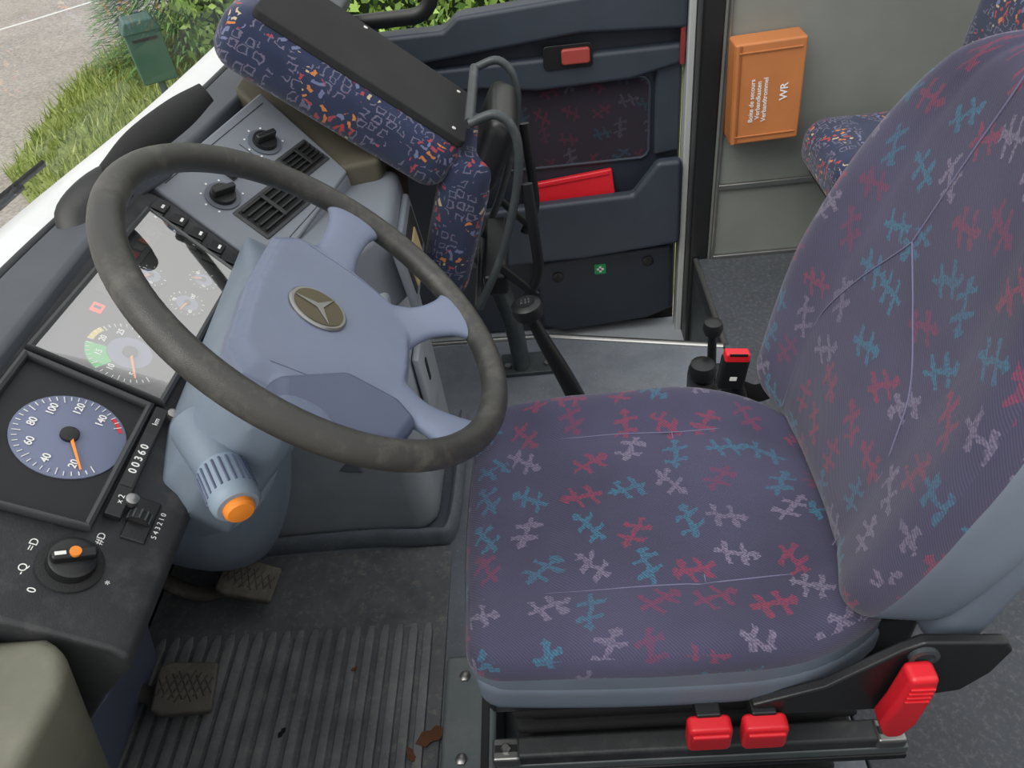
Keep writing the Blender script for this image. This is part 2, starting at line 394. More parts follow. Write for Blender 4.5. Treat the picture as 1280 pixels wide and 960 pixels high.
quad('cluster_face_b',q2,.002,.006,M_face,.0005); bezel('bezel_b',q2)
quad('warning_strip',[(.24,-.07),(.425,-.062),(.41,-.035),(.235,-.04)],.006,.007,M_dialdk,.0003)
for i in range(8):
    quad('warning_lamp',[(.25+i*.02,-.062+i*.0008),(.264+i*.02,-.061+i*.0008),(.264+i*.02,-.048+i*.0008),(.25+i*.02,-.049+i*.0008)],.007,.0082,plastic('lamp%d'%i,[(100,40,42),(60,60,60),(100,60,42),(52,60,66)][i%4],.4,10,0,0),.0003)
lampr=N('lit_red'); lampr.b.inputs['Base Color'].default_value=srgb(240,60,20); lampr.b.inputs['Emission Color'].default_value=srgb(255,60,15); lampr.b.inputs['Emission Strength'].default_value=.9
quad('lit_warning_lamp',[(.200,-.058),(.216,-.058),(.216,-.044),(.200,-.044)],.006,.0085,lampr.m,.0005)
quad('lit_warning_sign',[(.205,-.0555),(.211,-.0555),(.211,-.0465),(.205,-.0465)],.0085,.009,M_black,.0002)
def dial(name,s,t,r,face,nums,a0,da,needle,tsize,ticks=True,inner=None):
    fr=F1@Matrix.Translation((s,-t,.006))
    lathe(name+'_face',[(r,0),(r,.0015),(r*.98,.002)],face,dash,fr,40)
    if inner: lathe(name+'_inner',[(r*inner,.002),(r*inner,.0028)],M_dial,dash,fr,36)
    n=len(nums)
    for i,x in enumerate(nums):
        a=math.radians(a0+da*i)
        text(name+'_num',x,fr,r*.68*math.cos(a),r*.68*math.sin(a),.003,tsize,M_ink,dash,0,.0002)
    if ticks:
        bm=bmesh.new(); m=(n-1)*5+6
        for i in range(m):
            a=math.radians(a0-da*.5+da*i/5); k=.86 if i%5 else .80
            sweep('t',[(r*k*math.cos(a),r*k*math.sin(a),.0028),(r*.95*math.cos(a),r*.95*math.sin(a),.0028)],[.0006]*2,M_ink,None,n=4,bm=bm,fr=fr)
        finish(bm,name+'_ticks',M_ink,dash)
    an=math.radians(needle); c,s_=math.cos(an),math.sin(an)
    sweep(name+'_needle',[(0,0,.0055),(r*.85*c,r*.85*s_,.0055)],[(.0008,.0022),(.0006,.0012)],M_orange,dash,n=6,ref=(0,0,1),fr=fr)
    lathe(name+'_cap',[(r*.17,0),(r*.17,.006),(r*.13,.007)],M_black,dash,fr,20)
dial('speedometer',0,0,.058,M_dial,['20','40','60','80','100','120','140'],208,-40,214,.0115)
dial('tachometer',.152,.010,.053,M_dialdk,['5','10','15','20','25','30'],205,-42,207,.0105,True,.50)
def arc(name,s,t,r0,r1,a0,a1,mat,z=.0088):
    fr=F1@Matrix.Translation((s,-t,0)); bm=bmesh.new(); A=[];B=[];m=14
    for i in range(m+1):
        a=math.radians(a0+(a1-a0)*i/m); A.append(bm.verts.new(fr@V((r0*math.cos(a),r0*math.sin(a),z)))); B.append(bm.verts.new(fr@V((r1*math.cos(a),r1*math.sin(a),z))))
    for i in range(m): bm.faces.new((A[i],A[i+1],B[i+1],B[i]))
    finish(bm,name,mat,dash)
arc('green_band',.152,.010,.027,.051,98,152,M_green,.0085)
arc('yellow_band',.152,.010,.044,.051,62,92,M_yellow,.0085)
arc('red_band',0,0,.050,.054,-60,-35,M_red,.0085)
dial('fuel_gauge',.308,-.018,.022,M_dialdk,['0','1'],200,-150,150,.007,True,.6)
dial('temperature_gauge',.283,.041,.025,M_dialdk,['40','80','120'],210,-110,170,.007,True,.6)
dial('air_pressure_gauge',.345,.045,.021,M_dialdk,['0','10'],200,-150,120,.007,True,.6)
bm=bmesh.new(); bm.faces.new([bm.verts.new(F1@V((p[0],-p[1],.0140))) for p in q2]); finish(bm,'lens_b',M_lens,dash)
quad('odometer_bar',[(-.085,.068),(.080,.066),(.080,.082),(-.085,.086)],.004,.014,M_black,.002)
quad('odometer_window',[(-.045,.070),(.035,.069),(.035,.081),(-.045,.082)],.014,.0148,M_dialdk,.0005)
text('odometer_digits','0 0 3 6 0',F1,-.005,-.0755,.0152,.012,M_ink,dash,0,.0002)
text('odometer_label','km',F1,.055,-.0745,.0145,.009,M_ink,dash); text('odometer_unit','x 2',F1,-.063,-.077,.0145,.009,M_ink,dash)
for s in(-.06,.075): lathe('bezel_pin',[(.007,.01),(.007,.018),(.004,.020)],M_silver,dash,F1@Matrix.Translation((s,-.088,0)),16)
lathe('trip_reset',[(.012,.003),(.012,.018),(.009,.020)],M_beige,dash,F1@Matrix.Translation((-.040,.078,0)),16)
lathe('trip_reset_top',[(.006,.019),(.006,.0215)],M_dashdark,dash,F1@Matrix.Translation((-.040,.078,0)),16)
quad('dimmer_plate',[(-.10,.092),(-.045,.090),(-.045,.118),(-.10,.118)],.0,.004,M_black,.002)
fr=F1@Matrix.Translation((-.072,-.102,.0))@Matrix.Rotation(math.pi/2,4,'Y')
lathe('dimmer_wheel',[(.013,-.006),(.013,.006)],M_blackmat,dash,fr,20)
for i in range(12):
    a=2*math.pi*i/12; sweep('dimmer_tooth',[(.013*math.cos(a),.013*math.sin(a),-.006),(.013*math.cos(a),.013*math.sin(a),.006)],[.0015]*2,M_steel,dash,n=6,fr=fr)
text('dimmer_digits','5 4 3 2 1 0',F1,-.072,-.124,.001,.008,M_ink,dash)
fr=F1@Matrix.Translation((-.146,-.062,0))
lathe('light_switch_base',[(.031,0),(.031,.004),(.027,.006)],M_blackmat,dash,fr,36)
lathe('light_switch_knob',[(.0235,.004),(.022,.016),(.019,.018)],M_black,dash,fr,36)
box('light_switch_grip',(0,0,.022),(.011,.042,.012),M_black,dash,fr@Matrix.Rotation(.5,4,'Z'),.004)
box('light_switch_mark',(0,.013,.0285),(.004,.010,.001),M_ink,dash,fr@Matrix.Rotation(.5,4,'Z'),.0003)
lathe('light_switch_dot',[(.0055,.026),(.0055,.0295)],M_orange,dash,fr,14)
for i,(a,x) in enumerate([(150,'0'),(115,'-Q'),(75,'=D'),(-20,'#D'),(-100,'*')]):
    a=math.radians(a); text('switch_symbol',x,fr,.041*math.cos(a),.041*math.sin(a),.0012,.011,M_ink,dash)
for j in range(6):
    for i in range(2):
        t=-.060+j*.033; s=.500-(t+.079)*.36-.028+ (i-.5)*.030 -.010
        prism('rocker_switch',[(s-.013,-t-.011),(s+.013,-t-.0125),(s+.013,-t+.0105),(s-.013,-t+.012)],.0,.010,M_black,dash,F1,bevel=.002)
        prism('rocker_mark',[(s-.005,-t-.006),(s+.005,-t-.006),(s+.005,-t-.002),(s-.005,-t-.002)],.010,.0107,M_ink,dash,F1,bevel=.0002)
A2=V((-.618,.393,.775)); s2=V((.448,.893,.042)); t2v=V((.75,-.349,-.562))
F2=frame(A2,s2,-t2v)
def T2(s,t): return (s,-t)
st=[(0,-.012),(0,.224),(.281,.176),(.31,-.04)]
prism('centre_stack_panel',[T2(*p) for p in st],-.02,.006,M_grey,dash,F2,bevel=.005,seg=3)
loft('centre_stack_body',[F2@V((p[0],-p[1],-.005)) for p in [(-.0,-.02),(0,.226),(.285,.178),(.315,-.045)]],[V((-.72,.33,.2)),V((-.40,.285,.2)),V((-.34,.70,.2)),V((-.72,.75,.2))],M_grey,dash,.006)
def vent(s0,s1,t0,t1,n):
    prism('vent_frame',[T2(s0-.006,t0-.006),T2(s1+.006,t0-.006),T2(s1+.006,t1+.006),T2(s0-.006,t1+.006)],.004,.009,M_dashdark,dash,F2,bevel=.003)
    prism('vent_hole',[T2(s0,t0),T2(s1,t0),T2(s1,t1),T2(s0,t1)],.006,.0095,M_blackmat,dash,F2,bevel=.0005)
    for i in range(n):
        t=t0+(t1-t0)*(i+.5)/n
        box('vent_slat',((s0+s1)/2,-t,.012),(s1-s0-.006,.0035,.009),M_black,dash,F2,.001)
    box('vent_rib',((s0+s1)/2,-(t0+t1)/2,.015),(.008,(t1-t0)*.9,.006),M_black,dash,F2,.001)
vent(.055,.160,.112,.172,5); vent(.200,.272,.085,.132,5)
M_kr=plastic('knob_ring',(88,94,102),.5,100,0,.03)
def knob(s,t,r,rot):
    fr=F2@Matrix.Translation((s,-t,.006))
    lathe('heater_knob_ring',[(r*1.35,0),(r*1.35,.003)],M_kr,dash,fr,30)
    lathe('heater_knob',[(r,.003),(r*.95,.010)],M_black,dash,fr,30)
    box('heater_knob_grip',(0,0,.017),(r*1.9,r*.5,.016),M_black,dash,fr@Matrix.Rotation(rot,4,'Z'),.003)
    for i in range(7):
        a=math.radians(210-i*40); box('heater_tick',(r*1.6*math.cos(a),r*1.6*math.sin(a),.0006),(.003,.003,.001),M_ink,dash,fr,.0002)
knob(.066,.074,.021,-.3); knob(.215,.042,.021,-.2)
prism('slider_slot',[T2(.105,.045),T2(.165,.040),T2(.165,.060),T2(.105,.065)],.006,.0085,M_black,dash,F2,bevel=.001)
for s in (.112,.158): box('slider_tab',(s,-.052,.010),(.010,.020,.010),M_dashdark,dash,F2,.002)
for (a,b,c,d) in [(.005,.205,.185,.187),(.178,.018,.178,.205),(.02,.0,.29,-.02)]:
    sweep('panel_groove',[(a,-b,.0062),(c,-d,.0062)],[.0009]*2,M_dashdark,dash,n=6,fr=F2)
bm=bmesh.new()
pp=[V((-.56,.70,.825)),V((-.40,.575,.70)),V((-.30,.60,.70)),V((-.27,.80,.72)),V((-.40,1.0,.79)),V((-.60,1.02,.80))]
tv=[bm.verts.new(p) for p in pp]; bv=[bm.verts.new(V((p.x-.03 if p.x>-.5 else p.x,p.y,p.z-.22))) for p in pp]
bm.faces.new(tv); bm.faces.new(bv)
for i in range(6): bm.faces.new((tv[i],tv[(i+1)%6],bv[(i+1)%6],bv[i]))
bmesh.ops.triangulate(bm,faces=[f for f in bm.faces if len(f.verts)>4])
finish(bm,'passenger_side_pad',M_olive,dash,bevel=.01,seg=3)
prism('lower_console',[(-.84,.29),(-.315,.29),(-.285,.32),(-.275,.62),(-.33,.66),(-.84,.66)],0,.56,M_kick,dash,bevel=.03,seg=5,inset=.04)
prism('console_upper',[(-.70,.30),(-.34,.30),(-.26,.44),(-.27,.66),(-.70,.66)],.50,.66,M_grey,dash,bevel=.02,seg=4,inset=.05)
FC=frame((-.262,.50,.585),(-.03,1,0),(-.1,0,1))
box('tray_frame',(0,-.02,.0),(.22,.12,.014),M_grey,dash,FC,.008,3)
box('tray_recess',(0,-.02,.006),(.18,.085,.006),M_blackmat,dash,FC,.003)
box('tray_card',(-.01,-.03,.010),(.12,.055,.004),plastic('tray_card',(176,158,118),.6,50,0,.1),dash,FC,.001)
FD=frame((-.276,.46,.30),(-.02,1,0),(-.03,0,1))
box('slot_plate',(0,.0,.0),(.11,.16,.014),M_kick,dash,FD,.006,4)
prism('slot_hole',rrect(0,0.01,.016,.055,.006),.006,.009,M_blackmat,dash,FD,bevel=.001)
sweep('console_foot_trim',[(-.82,.262,.01),(-.60,.268,.014),(-.42,.27,.016),(-.30,.262,.018),(-.255,.30,.016),(-.245,.62,.014)],[(.03,.012)]*6,M_floor,dash,n=12,ref=(0,0,1),smoothpath=5)

# ================================================================== steering wheel
sw=empty('steering_wheel')
nW=V((.675,.106,.73)).normalized(); e1=V((0,1,0)); e1=(e1-nW*e1.dot(nW)).normalized()
FW=frame((-.241,-.048,.841),e1,nW.cross(e1))
RR=.2195
ring=[(RR*math.cos(2*math.pi*i/96),RR*math.sin(2*math.pi*i/96),0) for i in range(96)]
bm=bmesh.new(); sweep('rim',ring,[(.0155,.0155)]*96,M_rim,None,n=20,ref=(0,0,1),closed=True,bm=bm)
bmesh.ops.transform(bm,matrix=FW,verts=bm.verts); finish(bm,'rim',M_rim,sw,angle=80)
bm=bmesh.new()
def bprism(pts,z0,z1,inset):
    c=V((sum(p[0] for p in pts)/len(pts),sum(p[1] for p in pts)/len(pts)))
    a=[bm.verts.new((p[0],p[1],z0)) for p in pts]; b=[bm.verts.new((p[0]+(c.x-p[0])*inset,p[1]+(c.y-p[1])*inset,z1)) for p in pts]
    bm.faces.new(a); bm.faces.new(b)
    for i in range(len(pts)): bm.faces.new((a[i],a[(i+1)%len(pts)],b[(i+1)%len(pts)],b[i]))
padpts=[(-.145,.000),(-.142,.048),(-.115,.070),(0,.076),(.115,.070),(.142,.048),(.145,.000),(.122,-.060),(.098,-.108),(.072,-.120),(0,-.124),(-.072,-.120),(-.098,-.108),(-.122,-.060)]
bprism(padpts,-.056,-.032,0); bprism(padpts,-.036,-.022,.10)
for a,w0,w1 in((-3,.034,.026),(-55,.042,.027),(-125,.042,.027),(-177,.034,.026)):
    c,s=math.cos(math.radians(a)),math.sin(math.radians(a))
    sweep('s',[(.07*c,.07*s,-.040),(.115*c,.115*s,-.034),(.155*c,.155*s,-.024),(.19*c,.19*s,-.010),(.214*c,.214*s,-.002)],[(.012,w0*1.3),(.011,w0),(.009,w1),(.009,w1*1.15),(.010,w1*1.8)],None,None,n=16,ref=(0,0,1),smoothpath=4,bm=bm,expo=2.6)
bmesh.ops.transform(bm,matrix=FW,verts=bm.verts)
hub=finish(bm,'hub_and_spokes',M_lav,sw); voxelise(hub,.0026,9)
prism('horn_bar',[(-.196,.022),(-.150,.030),(-.088,-.040),(-.090,-.105),(-.112,-.132),(-.165,-.112),(-.196,-.05)],-.032,-.009,M_lavdk,sw,FW,bevel=.010,seg=5,inset=.10)
sweep('pad_seam',[(-.122,.030,-.0225),(-.108,-.045,-.0225),(-.08,-.094,-.0235),(0,-.104,-.0235),(.08,-.094,-.0235),(.108,-.045,-.0225),(.122,.030,-.0225)],[.0011]*7,M_lavdk,sw,n=6,fr=FW,smoothpath=5)
FE=FW@Matrix.Translation((0,0,-.024))
lathe('emblem_base',[(.034,0),(.034,.004),(.032,.0055)],M_silver,sw,FE,48)
lathe('emblem_disc',[(.0290,.004),(.0290,.0062)],M_bronze,sw,FE,40)
star=[]
for i in range(6):
    a=math.radians(90+60*i); rr=.0285 if i%2==0 else .0045; star.append((rr*math.cos(a),rr*math.sin(a)))
prism('emblem_star',star,.006,.0078,M_silver,sw,FE,bevel=.0004)

# ================================================================== steering column shroud
colm=empty('steering_column')
bm=bmesh.new(); hp=[]
for i in range(14):
    a=2*math.pi*i/14; hp.append(FW@V((.070*math.cos(a),.062*math.sin(a),-.060))); hp.append(FW@V((.078*math.cos(a),.068*math.sin(a),-.085)))
hp+= [V(p) for p in [(-.485,-.055,.675),(-.475,-.135,.655),(-.445,-.155,.63),(-.42,-.140,.57),(-.53,-.10,.55),(-.462,.05,.688),(-.475,.20,.706),(-.480,.345,.710),(-.40,.335,.655),(-.36,-.07,.62),(-.37,.29,.52),(-.36,.10,.55),(-.60,-.05,.44),(-.56,.26,.50)]]
hv=[bm.verts.new(p) for p in hp]; bmesh.ops.convex_hull(bm,input=hv)
bmesh.ops.delete(bm,geom=[v for v in bm.verts if not v.link_faces],context='VERTS')
sweep('c',[(-.49,.02,.58),(-.565,.07,.42),(-.665,.20,.22),(-.74,.29,.06),(-.75,.30,.0)],[(.14,.10),(.12,.12),(.10,.12),(.07,.11),(.07,.11)],None,None,n=28,ref=(0,1,0),smoothpath=5,bm=bm,expo=2.5)
sh=finish(bm,'shroud',M_col,colm); voxelise(sh,.005,6)
sweep('shroud_joint',[FW@V((.080*math.cos(a*math.pi/12),.070*math.sin(a*math.pi/12),-.072)) for a in range(24)],[.0015]*24,M_lavdk,colm,n=6,closed=True)
sb=V((-.392,-.135,.700)); se=V((-.350,-.203,.686)); sd=se-sb
ux=sd.cross(V((0,0,1))).normalized(); FS=frame(sb,ux,sd.normalized().cross(ux)); Ls=sd.length
lathe('stalk_arm',[(.034,-.05),(.031,-.02),(.027,Ls*.15),(.023,Ls*.4)],M_col,colm,FS,28)
lathe('stalk_collar',[(.022,Ls*.15),(.0262,Ls*.28),(.0268,Ls*.82),(.0255,Ls*.92),(.022,Ls*.97)],plastic('stalk_grey',(132,147,162),.5,200,.1,.04),colm,FS,28)
for i in range(22):
    a=2*math.pi*i/22
    sweep('stalk_rib',[(.0264*math.cos(a),.0264*math.sin(a),Ls*.32),(.0264*math.cos(a),.0264*math.sin(a),Ls*.76)],[.0016]*2,M_lavdk,colm,n=6,fr=FS)
lathe('stalk_button',[(.0165,Ls*.95),(.0165,Ls*1.04),(.014,Ls*1.08),(.006,Ls*1.10)],M_orange,colm,FS,26)

# ================================================================== driver seat
ds=empty('driver_seat')
def taper(x,y):
    fx=x/.26; s=1-.05*max(0,-fx)**2
    k=max(0,fx-.05)**3
    return s*(1-(1.0 if y>0 else .40)*k)
def cush_def(p):
    u=(p.y)/.235; fx=(p.x)/.26
    if p.z>0:
        p.z+=.014*min(1,abs(u))**3-.006*(1-u*u)
        p.z-=.010*max(0,-fx)**4
        for sy in(.13,-.13): p.z-=.004*math.exp(-((p.y-sy)/.009)**2)*(1 if p.z>.02 else .3)
        if abs(p.y)<.13: p.z-=.004*math.exp(-((p.x-.035)/.009)**2)
        p.z+=.003*math.sin(p.x*40)*math.cos(p.y*30)*.5
    p.y*=taper(p.x,p.y)
    p.x+= -.012*(1-min(1,abs(u))**2) if fx<-.5 else 0
    return p
FCu=Matrix.Translation((.12,-.055,.425))
rbox('cushion',(.26,.235,.048),.042,[M_tally,M_seatvinyl],ds,FCu,cush_def,40,lambda c,n:1 if (c.z<.006) else 0)
rbox('cushion_skirt',(.258,.237,.042),.030,[M_seatvinyl],ds,Matrix.Translation((.122,-.055,.396)),lambda p:V((p.x,p.y*taper(p.x,p.y),p.z)),20)
def topz(x,y):
    p=V((x-.12,y+.055,.048)); return cush_def(p).z+.425
for pts in ([(-.12,.075),(0,.078),(.15,.075),(.30,.070)],[(-.12,-.185),(0,-.186),(.15,-.185),(.34,-.180)],[(.155,.075),(.156,0),(.155,-.1),(.155,-.185)]):
    Q=catmull([V((a,b,0)) for a,b in pts],8); sweep('seam',[(q.x,q.y,topz(q.x,q.y)+.0006) for q in Q],[.0010]*len(Q),M_seam,ds,n=6)
lean=V((.215,0,.977)).normalized(); BO=(.420,-.047,.738)
FB=frame(BO,(0,-1,0),lean)
if (FB.to_3x3()@V((0,0,1))).x>0: FB=frame(BO,(0,1,0),lean)
HB=.290
def back_def(p):
    q=p.y+.06
    if q>0: s=math.sqrt(max(.06,1-(q/.355)**2))
    else: s=1-2.6*q*q
    hw=.245; u=p.x/hw
    p.x*=s
    if p.z>0:
        t=max(0,q)/.36
        bol=.036*min(1,abs(u))**3*max(0,1-t*1.1)
        p.z+=bol-.010*(1-u*u)
        p.z+=.014*math.exp(-((p.y+.12)/.10)**2)*(1-min(1,abs(u)))
        p.z-=.004*math.exp(-((abs(u)-.52)/.035)**2)
    return p
rbox('backrest',(.245,HB,.062),.055,[M_tally,M_seatvinyl],ds,FB,back_def,40,lambda c,n:1 if (c.z<.016 and abs(n.x)>.5) or c.z<-.03 else 0,(.37,.21))
def bsurf(u,v,off=.0008):
    p=back_def(V((u,v,.062))); p.z+=off; return FB@p
nearsign=-1 if (FB.to_3x3()@V((1,0,0))).y>0 else 1
for pts in ([(.0,.26),(.02,.18),(.035,.07)],[(.035,.07),(-.03,.02),(-.10,-.04),(-.13,-.12)],[(.035,.07),(.09,-.02),(.125,-.12),(.13,-.25)],[(-.13,-.12),(-.125,-.20),(-.13,-.26)]):
    pts=[(a*-nearsign,b) for a,b in pts]
    Q=catmull([V((a,b,0)) for a,b in pts],8); sweep('seam',[bsurf(q.x,q.y) for q in Q],[.0010]*len(Q),M_seam,ds,n=6)
rbox('back_shell',(.225,.26,.035),.028,[M_seatvinyl],ds,FB@Matrix.Translation((0,-.045,-.060)),lambda p:V((p.x*(1-.25*max(0,p.y/.25)**2),p.y,p.z)),14)
box('base_tray',(.13,-.055,.335),(.52,.41,.055),M_black,ds,bevel=.012,seg=3)
box('base_rear_plate',(.37,-.055,.40),(.06,.36,.10),M_black,ds,bevel=.012,seg=3)
box('base_bellows',(.13,-.05,.15),(.44,.36,.30),M_blackmat,ds,bevel=.02,seg=3)
for i in range(6): box('bellows_fold',(.13,-.05,.035+i*.045),(.47,.385,.018),M_blackmat,ds,bevel=.008)
for y in(-.275,.165):
    box('slide_rail',(.14,y,.232),(.50,.03,.030),M_dashdark,ds,bevel=.006)
    box('slide_rail_lower',(.14,y,.205),(.54,.042,.012),M_black,ds,bevel=.003)
    box('slide_rail_lip',(.14,y-.013,.216),(.54,.008,.02),M_steel2,ds,bevel=.002)
for x in(-.115,.385):
    box('rail_end',(x,-.278,.238),(.038,.032,.022),M_silver,ds,bevel=.005)
    box('rail_end_slot',(x,-.278,.2495),(.030,.010,.002),M_black,ds,bevel=.0005)
    lathe('rail_bolt',[(.007,0),(.007,.004),(.005,.006)],M_silver,ds,Matrix.Translation((x,-.278,.249)),6)
box('floor_bracket',(-.185,-.17,.065),(.085,.20,.13),M_steel2,ds,bevel=.008)
box('bracket_groove',(-.160,-.17,.131),(.012,.17,.002),M_black,ds,bevel=.0005)
for y in(-.24,-.11): lathe('bracket_bolt',[(.009,0),(.009,.005),(.005,.007)],M_silver,ds,Matrix.Translation((-.195,y,.13)),6)
FR=frame((0,-.292,0),(1,0,0),(0,0,1))
prism('recliner_bracket',[(.19,.38),(.27,.415),(.340,.488),(.36,.502),(.448,.492),(.458,.476),(.448,.43),(.425,.392),(.36,.378),(.345,.355),(.21,.355)],-.006,.008,M_black,ds,FR,bevel=.004,seg=3)
lathe('recliner_bolt',[(.016,.008),(.016,.013),(.011,.014),(.011,.010),(.006,.010)],M_steel,ds,FR@Matrix.Translation((.362,.480,0)),24)
def redbtn(x,z):
    fr=FR@Matrix.Translation((x,z,.010))
    prism('red_button',rrect(0,0,.052,.052,.008),0,.022,M_red,ds,fr,bevel=.005,seg=3)
    box('button_ridge',(0,.012,.023),(.044,.012,.006),M_red,ds,fr,.003)
    box('button_arm',(0,.02,-.01),(.03,.02,.03),M_black,ds,fr,.003)
redbtn(.140,.347); redbtn(.205,.345)
fr=FR@Matrix.Translation((.350,.412,.012))@Matrix.Rotation(-.02,4,'Z')
prism('red_lever',[(-.012,.067),(.018,.069),(.023,.03),(.021,-.035),(.010,-.067),(-.010,-.067),(-.021,-.035),(-.016,0)],0,.026,M_red,ds,fr,bevel=.007,seg=3)
for i in range(4): box('lever_rib',(.003,.025+i*.009,.027),(.026,.003,.003),M_red,ds,fr,.001)

bk=empty('seat_belt_buckle')
FK=frame((.290,.262,.415),(1,0,-.12),(-.30,.05,1))
box('buckle_body',(0,-.004,0),(.046,.066,.022),M_black,bk,FK,.006,3)
box('buckle_button',(0,.030,0.001),(.042,.018,.021),M_red,bk,FK,.004,3)
box('buckle_slot',(0,.037,.011),(.030,.005,.002),M_black,bk,FK,.0005)
box('buckle_label',(0,-.012,.0112),(.012,.008,.0006),M_ink,bk,FK,.0002)
sweep('buckle_stem',[(.295,.262,.39),(.310,.262,.34),(.325,.262,.26),(.33,.262,.0)],[(.012,.006)]*4,M_black,bk,n=8,ref=(1,0,0),smoothpath=4)
hb=empty('handbrake_lever')
lathe('knob',[(.004,-.018),(.016,-.012),(.019,0),(.016,.012),(.006,.017)],M_black,hb,Matrix.Translation((.285,.40,.40)),20)
sweep('stem',[(.285,.40,.385),(.29,.405,.30),(.30,.41,.0)],[.008,.009,.012],M_black,hb,n=10)
box('housing',(.30,.41,.13),(.09,.12,.26),M_black,hb,bevel=.015,seg=3)
lathe('knob_lower',[(.004,-.022),(.024,-.014),(.026,0),(.022,.014),(.006,.02)],M_black,hb,Matrix.Translation((.262,.36,.335)),20)
sweep('bellows',[(.262,.36,.32),(.275,.37,.26),(.285,.385,.2)],[.014,.022,.03],M_black,hb,n=14)
for i in range(3): lathe('bellows_ring',[(.018+i*.005,-.005),(.022+i*.005,0),(.018+i*.005,.005)],M_blackmat,hb,Matrix.Translation((.265+i*.006,.363+i*.006,.30-i*.025)),20)
sweep('belt_web',[(.30,.33,.32),(.35,.32,.30),(.40,.32,.32)],[(.024,.003)]*3,M_beltweb,hb,n=8,smoothpath=4)

gl=empty('gear_lever')
sweep('lever',[(.060,.50,-.0),(.045,.50,.10),(.012,.50,.21),(-.028,.50,.32),(-.050,.50,.385)],[.024,.022,.019,.015,.012],M_black,gl,n=16,smoothpath=6)
FG=frame((-.056,.50,.405),(1,0,.15),(0,1,0))
lathe('knob',[(.010,-.035),(.014,-.022),(.029,-.012),(.032,.002),(.030,.014),(.021,.020),(.0,.0205)],M_black,gl,FG,28)
lathe('knob_cap',[(.019,.0195),(.019,.0212)],M_black,gl,FG,24)
text('knob_pattern','1 3 5\nR 2 4',FG,0,0,.0216,.009,M_steel2,gl)
lathe('boot',[(.055,.0),(.05,.012),(.035,.02),(.03,.035)],M_black,gl,Matrix.Translation((.060,.50,0)),24)

# ================================================================== folding guide seat
gs=empty('folding_seat')
FG1=frame((-.31,.725,.845),(.76,0,-.65),(0,1,0))
rbox('folded_backrest',(.228,.138,.058),.045,[M_conf],gs,FG1@Matrix.Translation((0,0,-.056)),None,26)
prism('back_board',rrect(.015,0,.405,.240,.012),-.006,.010,M_blackmat,gs,FG1,bevel=.003)
for x,y in((.19,-.09),(.19,.09),(-.02,.10)): lathe('rivet',[(.004,.010),(.004,.0115)],M_ink,gs,FG1@Matrix.Translation((x,y,0)),10)
FG2=frame((-.185,.725,.53),(.33,0,.94),(0,1,0))
rbox('folded_cushion',(.16,.125,.050),.035,[M_conf],gs,FG2,None,22)
rbox('leather_pad',(.075,.11,.03),.025,[M_black],gs,frame((-.095,.725,.67),(.45,0,.89),(0,1,0)),None,12)
for y in(.585,.865):
    sweep('frame_tube',[(-.125,y,.755),(-.075,y,.765),(-.045,y,.72),(-.055,y,.62),(-.10,y,.48),(-.16,y,.36)],[.0085]*6,M_steel,gs,n=12,smoothpath=6)
    sweep('strut',[(-.035,y,.63),(-.03,y,.52),(-.03,y+.02,.42),(-.06,y+.03,.35)],[(.011,.006)]*4,M_black,gs,n=10,ref=(1,0,0),smoothpath=4)
    sweep('strut_b',[(-.11,y,.46),(-.07,y+.02,.40),(-.04,y+.03,.36)],[(.010,.006)]*3,M_black,gs,n=10,ref=(1,0,0),smoothpath=4)
for z,x in((.755,-.125),(.36,-.16)):
    sweep('cross_tube',[(x,.585,z),(x,.865,z)],[.010]*2,M_steel,gs,n=12)
sweep('leg',[(-.16,.80,.36),(-.115,.81,.18),(-.10,.815,.0)],[(.035,.022)]*3,M_steel,gs,n=14,ref=(0,1,0),smoothpath=5,expo=3)
box('foot_plate',(-.085,.815,.006),(.14,.085,.012),M_steel,gs,bevel=.003)
for dx in(-.052,.052):
    lathe('foot_bolt',[(.009,.012),(.009,.020)],M_silver,gs,Matrix.Translation((-.085+dx,.80,0)),6)
box('hinge_box',(-.12,.725,.40),(.05,.25,.05),M_black,gs,bevel=.008)

# ================================================================== passenger door
dr=empty('door_1')
FDp=frame((0,1.38,0),(1,0,0),(0,0,1))
prism('door_panel',[(-.60,-.34),(.399,-.34),(.399,.66),(-.60,.64)],-.045,-.028,M_blackmat,dr,FDp,bevel=.004)
prism('door_trim_panel',[(-.60,-.30),(-.02,-.318),(.30,-.30),(.392,-.27),(.394,.66),(-.60,.64)],-.03,0,M_doornavy2,dr,FDp,bevel=.01,seg=3)
prism('upper_rail',[(-.60,.60),(-.15,.60),(.385,.600),(.390,.55),(.25,.52),(.0,.515),(-.15,.535),(-.60,.54)],0,.035,M_doornavy,dr,FDp,bevel=.012,seg=4)
prism('window_ledge',[(-.60,.70),(-.23,.70),(-.19,.73),(.392,.76),(.392,.64),(.12,.655),(-.60,.60)],-.02,.05,M_doornavy,dr,FDp,bevel=.012,seg=4)
prism('handle_recess',rrect(.085,.600,.13,.062,.012),.036,.040,M_black,dr,FDp,bevel=.002)
prism('door_handle',rrect(.105,.602,.075,.040,.008),.038,.052,plastic('handle_rust_red',(160,66,60),.5,100,.05,.05),dr,FDp,bevel=.005,seg=3)
prism('door_lock_tab',rrect(.383,.60,.012,.10,.004),.036,.045,plastic('tab_red',(140,50,48),.5,100,.05,.05),dr,FDp,bevel=.002)
bm=bmesh.new(); ptsi=rrect(.09,.400,.43,.235,.03,6); uvl=bm.loops.layers.uv.new('UVMap')
f=bm.faces.new([bm.verts.new(FDp@V((p[0],p[1],.006))) for p in ptsi])
for l,p in zip(f.loops,ptsi): l[uvl].uv=(p[0]+5,p[1]+5)
finish(bm,'fabric_insert',M_tallyd,dr)
